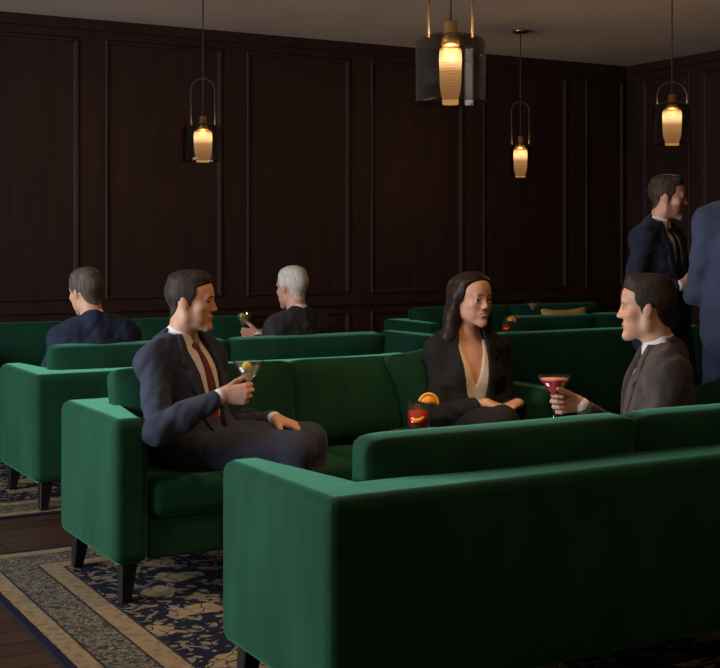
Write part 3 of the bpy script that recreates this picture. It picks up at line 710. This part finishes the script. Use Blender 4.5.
    if stub:
        st = (q[:, 2] < -.036-.018*np.clip((q[:, 1]-.05)/.03, 0, 1)) & (q[:, 2] > -.125) & (q[:, 1] > -.005) & (np.abs(q[:, 0]) < .09)
        st |= (np.abs(q[:, 0]) > .045) & (q[:, 1] > .002) & (q[:, 1] < .022) & (q[:, 2] < .02) & (q[:, 2] > -.06)
        st |= (q[:, 2] < -.040) & (q[:, 2] > -.053) & (np.abs(q[:, 0]) < .026) & (q[:, 1] > .08)
        slot[st & ~lip] = 2
    to_mesh('body', P, Q, [M[skin_], M['lip_f' if f else 'lip'], M['stubble'], M['teeth']], root, slot)
    # -- eyes and brows
    for sx in (-1, 1):
        bm = bmesh.new(); bmesh.ops.create_uvsphere(bm, u_segments=16, v_segments=12, radius=.0118*hs)
        for fa in bm.faces: fa.material_index = 1 if fa.calc_center_median().y > .0076*hs else 0
        me = bpy.data.meshes.new('eye'); bm.to_mesh(me); bm.free()
        o = link_mesh('eye', me, [M['eye'], M['iris']], root)
        o.matrix_local = Matrix.Translation(Vector(Hd(sx*.032, .0715, .0025))) @ Matrix(RH.tolist()).to_4x4()
        def onface(a, c):
            d2 = (qv[:, 0]-a)**2+(qv[:, 2]-c)**2+np.where(qv[:, 1] < .03, 1, 0); return qv[np.argmin(d2), 1]
        bm = bmesh.new(); bp = ((.011, .0235), (.018, .0270), (.026, .0295), (.034, .0300), (.042, .0275), (.049, .0225)) if f else ((.012, .0235), (.020, .0260), (.028, .0280), (.036, .0280), (.044, .0255), (.050, .0205))
        tube(bm, [Vector(Hd(sx*a, onface(sx*a, c)+.0004, c)) for a, c in bp], [(.0017 if f else .0024)*hs*k for k in (.9, 1.1, 1.1, 1., .8, .5)], 8)
        obj('eyebrow', bm, M[hairm_ if hairm_ != 'hair_w' else 'hair_dk'], root)
    # -- hair
    reg = [ell(Hd(0, -.022, .090), np.array((.098, .102, .058))*hs, .02, RH), ell(Hd(0, -.090, .004), np.array((.088, .066, .080))*hs, .02, RH)]
    reg += [ell(Hd(sx*.072, -.014, .042), np.array((.03, .050, .042))*hs, .015, RH) for sx in (-1, 1)]
    reg += [ell(Hd(sx*.074, .008, .002), np.array((.018, .009, .026))*hs, .01, RH) for sx in (-1, 1)]
    if hair == 'short':
        lo2, hi2 = bounds(head_core, .05); F = Field(lo2, hi2, .0036)
        F.add(head_core, .0055); F.add(nk, .0035)
        F.add([ell(Hd(0, -.014, .090), np.array((.067, .086, .038))*hs, .02, RH)])
        if quiff > 0: F.add([ell(Hd(.004, .040, .106), np.array((.050, .040, .019))*hs*(1+quiff*.12), .02, RH)])
        Gq = Field(lo2, hi2, .0036).add(reg)
        F.V = np.maximum(F.V, Gq.V); F.wrinkle(.0004, 3., seed)
        F.cut([ell(Hd(sx*.081, -.006, -.014), np.array((.016, .015, .028))*hs, .004, RH) for sx in (-1, 1)])
    else:
        yaw = math.atan2(RH[1, 1], RH[0, 1])-math.pi/2; RY = rot(yaw*.6)
        Hy = lambda x, y, z: HC+RY@(V3(x, y, z)*hs)
        st = []
        for sx, fw in ((-1, .0), (1, .0)):
            pts = [Hd(sx*.012, .020, .108), Hd(sx*.060, .016, .078), Hd(sx*.076, -.012, .015), Hy(sx*.088, -.030, -.08), Hy(sx*.100, -.035+fw, -.17), Hy(sx*.105, -.030+fw, -.265)]
            rr = (.009, .014, .018, .028, .033, .016)
            st += [cone(pts[i], pts[i+1], rr[i]*hs, rr[i+1]*hs, .03) for i in range(5)]
        st += [cone(Hd(0, -.07, .03), Hy(0, -.085, -.08), .075*hs, .075*hs, .03), cone(Hy(-.03, -.085, -.08), Hy(-.05, -.09, -.24), .06*hs, .055*hs, .03), cone(Hy(.03, -.085, -.08), Hy(.05, -.09, -.24), .06*hs, .055*hs, .03)]
        lo2, hi2 = bounds(head_core+st, .05); F = Field(lo2, hi2, .0042)
        F.add(head_core, .008); Gq = Field(lo2, hi2, .0042).add([ell(Hd(0, -.030, .085), np.array((.10, .098, .062))*hs, .02, RH), ell(Hd(0, -.085, .0), np.array((.1, .075, .12))*hs, .02, RH)]+reg[2:4])
        F.V = np.maximum(F.V, Gq.V); F.add(st)
        F.cut([ell(Hd(0, .085, -.028), np.array((.058, .06, .088))*hs, .01, RH), cone(T(0, .06, -.02), T(0, .10, -.35), .075, .06, .01)])
    P, Q = F.mesh(); to_mesh('hair', P, Q, M[hairm_], root)
    # -- clothes
    def local(F): 
        x, y, z = F.grid(); x, y, z = x-C0[0], y-C0[1], z-C0[2]
        return [RC[0, i]*x+RC[1, i]*y+RC[2, i]*z for i in range(3)]
    # trousers, shoes
    lp = [p for l in legp for p in l[:3]]; lo2, hi2 = bounds(lp+tor[-1:], .05)
    F = Field(lo2, hi2, cres).add(tor[-1:]+tor[-2:-1], .012)
    for side, l in zip('LR', legp):
        Hj, K, An = G[side]; F.add(l[:2], .014); F.add([cone(K+(An-K)*.35, An, .058, .056, .03)], .012)
    F.wrinkle(.0036, 1.0, seed+1); P, Q = F.mesh(); to_mesh('trousers', P, Q, M[trous], root)
    for l in shoes:
        lo2, hi2 = bounds(l, .03); F = Field(lo2, hi2, .005).add(l); x, y, z = F.grid(); zb = min(G['L'][2][2], G['R'][2][2])-.078
        P, Q = F.mesh(); to_mesh('shoe', P, Q, M['shoe'], root)
    # shirt (torso + cuffs + collar)
    cuffs = [cone(E+(W-E)*.80, E+(W-E)*.965, .030 if not f else .027, .0305 if not f else .027, .01) for S, E, W in A.values()]
    collar = [cone(T(0, -.016, -.035), T(0, -.006, .020), neck_r*1.32, neck_r*1.19, .015)]
    lo2, hi2 = bounds(tor, .04); F = Field(lo2, hi2, .005).add(tor, .006)
    if not f: F.add(collar)
    x, y, z = local(F)
    if f: F.V = np.maximum(F.V, -np.maximum(poly2([(-.075, .05), (.075, .05), (.040, -.10), (0, -.215), (-.040, -.10)])(x, z), .0-y).astype(np.float32)); F.V = np.maximum(F.V, (z+.02).astype(np.float32))
    else:
        F.V = np.maximum(F.V, -np.maximum(poly2([(-.022, .07), (.022, .07), (0, -.02)])(x, z), .02-y).astype(np.float32))
    F.wrinkle(.0022, 1.2, seed+2)
    P, Q = F.mesh(); to_mesh('blouse' if f else 'shirt', P, Q, M[shirt], root)
    if not f:
        for side, c in zip('LR', cuffs):
            if arms[side].get('d') is None: continue
            F = Field(c[1]-.02, c[2]+.02, .004).add([c]); P, Q = F.mesh(); to_mesh('shirt_cuff', P, Q, M[shirt], root)
    if tie:
        F = Field(lo2, hi2, .0042).add(tor, .0125).add(collar, .004); x, y, z = local(F)
        tp = poly2([(-.015, -.012), (.015, -.012), (.011, -.045), (.030, -.30), (.036, -.40), (0, -.45), (-.036, -.40), (-.030, -.30), (-.011, -.045)])(x, z)-.002
        F.V = np.maximum(F.V, np.maximum(tp, .02-y).astype(np.float32)); F.add([ell(T(0, .060, -.030), (.019, .014, .022), .01, RC)])
        P, Q = F.mesh(); to_mesh('necktie', P, Q, M[tie], root)
    # jacket
    stand = hip_z > .7
    jt = tor+[cone(T(-sw+.020, -.006, -.074), T(-.06, -.014, -.034), .040, .044, .05), cone(T(sw-.020, -.006, -.074), T(.06, -.014, -.034), .040, .044, .05)]
    sleeves = []
    for S, E, W in A.values():
        r = .88 if f else 1.
        sleeves += [cone(S, E, .057*r, .049*r, .03), cone(E, E+(W-E)*.4, .050*r, .050*r, .02), cone(E+(W-E)*.4, E+(W-E)*.86, .050*r, .035*r, .02)]
    if stand: jt = jt+[cone(pel+V3(-.06, -.01, .10), pel+V3(-.082, -.012, -.10), .095, .098, .06), cone(pel+V3(.06, -.01, .10), pel+V3(.082, -.012, -.10), .095, .098, .06)]
    else: jt = jt+[cone(pel+V3(-.05, -.01, .05), pel+V3(-.06, .03, -.0), .115, .112, .06), cone(pel+V3(.05, -.01, .05), pel+V3(.06, .03, -.0), .115, .112, .06)]
    jc = [cone(T(0, -.024, -.045), T(0, -.026, -.026), neck_r*1.5, neck_r*1.36, .025)]
    lo2, hi2 = bounds(jt+sleeves, .05)
    def jack(h):
        F = Field(lo2, hi2, h).add(jt, .017); F.add(jc); F.add(sleeves, .003); return F
    vz = (-.36 if not f else -.40) if vdeep is None else vdeep
    vneck = [(-.092, .09), (.092, .09), (.074, -.03), (.050, vz*.6), (.006, vz), (-.006, vz), (-.050, vz*.6), (-.074, -.03)]
    hem = [(0, vz-.07), (.07, vz-.30), (-.07, vz-.30)]
    F = jack(cres); x, y, z = local(F)
    Vj = F.V.copy()
    F.wrinkle(.0050, 1.15, seed+3)
    F.V = np.maximum(F.V, -np.maximum(np.minimum(poly2(vneck)(x, z), poly2(hem)(x, z)), -.02-y).astype(np.float32))
    P, Q = F.mesh(); jk = to_mesh('jacket', P, Q, M[coat], root)
    for sx in (-1, 1):
        F = Field(np.minimum.reduce([T(a, b, c) for a in (-.15, .15) for b in (0, .2) for c in (-.48, .1)])-.02, np.maximum.reduce([T(a, b, c) for a in (-.15, .15) for b in (0, .2) for c in (-.48, .1)])+.02, .0045)
        F.add(jt, .0225).add(jc, .006); x, y, z = local(F)
        lp_ = [(.052*sx, .035), (.082*sx, .02), (.116*sx, -.085), (.092*sx, -.105), (.104*sx, -.125), (.082*sx, vz*.66), (.010*sx, vz-.005), (.006*sx, vz+.01), (.047*sx, vz*.6), (.068*sx, -.04)]
        F.V = np.maximum(F.V, np.maximum(poly2(lp_ if sx > 0 else lp_[::-1])(x, z), .01-y).astype(np.float32))
        P, Q = F.mesh()
        if len(Q): to_mesh('lapel', P, Q, M[coat], root)
    bl = T(.0, 0, vz-.02)
    inv = lambda p: p
    return dict(root=root, A=A, T=T, Hd=Hd, G=G)

SIT = dict(L=dict(a=(-.10, .50, .10)), R=dict(a=(.10, .50, .10)))
LAP = dict(L=dict(w=(-.10, .30, .60), d=(.3, 1, -.2), n=(0, 0, -1)), R=dict(w=(.10, .30, .60), d=(-.3, 1, -.2), n=(0, 0, -1)))
def seat_legs(dx=0, hz=.5): return dict(L=dict(a=(-.11+dx, .42, .09)), R=dict(a=(.11+dx, .42, .09)))

FW = (.4924, .8704, 0); BK = (-.4924, -.8704, 0)     # along / against the long view of the room
person('seated person in navy suit and burgundy tie holding up a pale cocktail', (1.925, 4.75, .009), -40, .51, (0, -.045, .912), chest=(-22, -4, 0), head=(4, 3, 0),
       arms=dict(R=dict(ww=(1.902, 4.413, .770), d=(.86, -.50, .06), n=FW, curl=(62, 66, 40), thumb=(.6, .45, .6), hint=(.9, -.3, -1)),
                 L=dict(w=(-.11, .30, .605), d=(.25, 1, -.25), n=(0, -.2, -1), curl=(14, 18, 12))),
       legs=dict(L=dict(a=(-.16, .42, .09)), R=dict(a=(.08, .38, .09), hint=(.0, 1, .7))), hair='short', hairm_='hair_dk', coat='navy', tie='burgundy', quiff=1., hs=.935, sc=1.03, seed=1, vdeep=-.44, cres=.0048)
person('seated person in black trouser suit and cream top, hands crossed on the knee', (3.21, 4.685, .009), -100, .52, (0, -.02, .922), chest=(-6, 1, 0), head=(15, 2, 0), female=True,
       arms=dict(R=dict(w=(.045, .27, .655), d=(-.72, .55, -.25), n=(0, -.1, -1), curl=(22, 25, 15), hint=(.6, -.4, -1)),
                 L=dict(w=(-.115, .25, .645), d=(.85, .45, -.12), n=(0, -.1, -1), curl=(20, 25, 15), hint=(-.35, -.4, -1))),
       legs=dict(L=dict(a=(.02, .42, .09), hint=(-.1, 1, .6)), R=dict(a=(-.16, .50, .22), hint=(.45, 1, 1.3))), hair='long', hairm_='hair_w', coat='black', tie=None, shirt='cream', skin_='skin_f', hs=.98, seed=2, cres=.0048)
person('seated person in grey suit turned sideways, holding a pink cocktail', (3.135, 3.385, .009), 128, .545, (0, .01, .979), chest=(18, 3, 0), head=(4, 2, 0),
       arms=dict(R=dict(ww=(2.961, 3.618, .760), d=(-.86, .50, .04), n=BK, curl=(60, 64, 38), thumb=(.6, .45, .6), hint=(.5, -.4, -1)),
                 L=dict(w=(-.17, .24, .58), d=(.1, 1, -.2), n=(0, 0, -1), hint=(-.5, -.6, -1))),
       legs=dict(L=dict(a=(-.11, .44, .09)), R=dict(a=(.11, .44, .09))), hair='short', hairm_='hair_dk', coat='greybrown', tie='darktie', hs=.975, sc=.97, quiff=1., seed=3, cres=.0048)
person('seated person in midnight navy jacket seen from behind, at the far left', (2.10, 6.60, .009), 90, .49, (-.0, .0, .855), chest=(-4, 4, -3), head=(16, 6, -6),
       arms=LAP, legs=seat_legs(), res=.006, cres=.008, hairm_='hair_gr', coat='navy2', tie='darktie', sc=1.06, hs=.96, seed=4)
person('seated person in charcoal jacket seen from behind, holding a small cocktail', (3.32, 6.61, .009), 98, .51, (0, .0, .908), chest=(2, 4, 0), head=(6, 4, 0),
       arms=dict(L=dict(ww=(3.213, 6.898, .79), d=(-.86, .50, .04), n=FW, curl=(60, 60, 35), hint=(-.5, -.5, -1)), R=LAP['R']),
       legs=seat_legs(), res=.006, cres=.008, hairm_='hair_wh', coat='charcoal', tie='darktie', hs=1.0, seed=5)
STL = dict(L=dict(a=(-.10, -.02, .085), hint=(0, 1, 0)), R=dict(a=(.10, .03, .085), hint=(0, 1, 0)))
person('standing person in dark navy suit in profile, one forearm raised', (4.895, 5.27, 0), -72, .92, (0, -.02, 1.43), chest=(0, 3, 0), head=(29, 5, 0),
       arms=dict(R=dict(ww=(4.80, 5.03, 1.115), d=(.87, -.49, .1), n=FW, curl=(45, 45, 25), hint=(.8, -.6, -1)), L=dict(w=(-.06, .27, 1.08), d=(.9, .4, 0), n=(0, -1, 0))),
       legs=STL, hairm_='hair_br', coat='navy2', tie='darktie', stub=True, hs=.98, quiff=.6, seed=6, res=.005, cres=.0048)
person('standing person in blue suit with back turned, at the right edge', (4.54, 4.335, .009), 55, .95, (0, -.01, 1.415), chest=(0, 2, 0), head=(-8, 2, 0),
       arms=dict(R=dict(w=(.20, .22, 1.08), d=(-.6, 1, 0), n=(-.8, -.5, 0)), L=dict(w=(-.13, .26, 1.12), d=(.9, .6, 0), n=(.5, -.8, 0), hint=(-.35, -.6, -1))),
       legs=dict(L=dict(a=(-.11, -.02, .085), hint=(0, 1, 0), l1=.445, l2=.43), R=dict(a=(.11, .02, .085), hint=(0, 1, 0), l1=.445, l2=.43)), hairm_='hair_dk', coat='blue', trous='darkblue', tie='darktie', sc=1.06, seed=7, res=.006, cres=.007)

cocktail_glass('pale cocktail with lemon held by the person with the burgundy tie', (2.000, 4.390, .712), .185, .060, 'gin', 'lemon')
cocktail_glass('pink cocktail held by the person in the grey suit', (2.862, 3.640, .690), .176, .062, 'pink', None, foam=True)
cocktail_glass('pale cocktail with lemon held by the person in the charcoal jacket', (3.143, 6.973, .745), .175, .056, 'gin', 'lemon')

# ------------------------------------------------------------------ light
def area(name, loc, rot_, sx, sy, power, col, spread=180):
    ld = bpy.data.lights.new(name, 'AREA'); ld.shape = 'RECTANGLE'; ld.size = sx; ld.size_y = sy; ld.energy = power; ld.color = col; ld.spread = R(spread)
    o = bpy.data.objects.new(name, ld); COL.objects.link(o); o.location = loc; o.rotation_euler = rot_; return o
area('window_daylight', (XL-.02, 5.1, 1.65), (0, R(-90), 0), 1.7, 3.3, 240, (.91, .95, 1.0), 160)
W = bpy.data.worlds.new('world'); SC.world = W; W.use_nodes = True
bg = W.node_tree.nodes['Background']; bg.inputs[0].default_value = (.6, .75, 1, 1); bg.inputs[1].default_value = .6

# ------------------------------------------------------------------ camera
cd = bpy.data.cameras.new('camera'); cam = bpy.data.objects.new('camera', cd); COL.objects.link(cam)
cam.location = (0, 0, 1.35); cam.rotation_euler = (R(90), 0, CA)
cd.sensor_fit = 'HORIZONTAL'; cd.sensor_width = 36; cd.lens = 36*1273/720; cd.shift_y = -93/720; cd.clip_start = .05
SC.camera = cam
SC.view_settings.view_transform = 'Standard'; SC.view_settings.look = 'None'; SC.view_settings.gamma = 1; SC.view_settings.use_curve_mapping = False
SC.view_settings.exposure = 0.12
SC.cycles.use_denoising = True
SC.cycles.max_bounces = 8; SC.cycles.transparent_max_bounces = 24
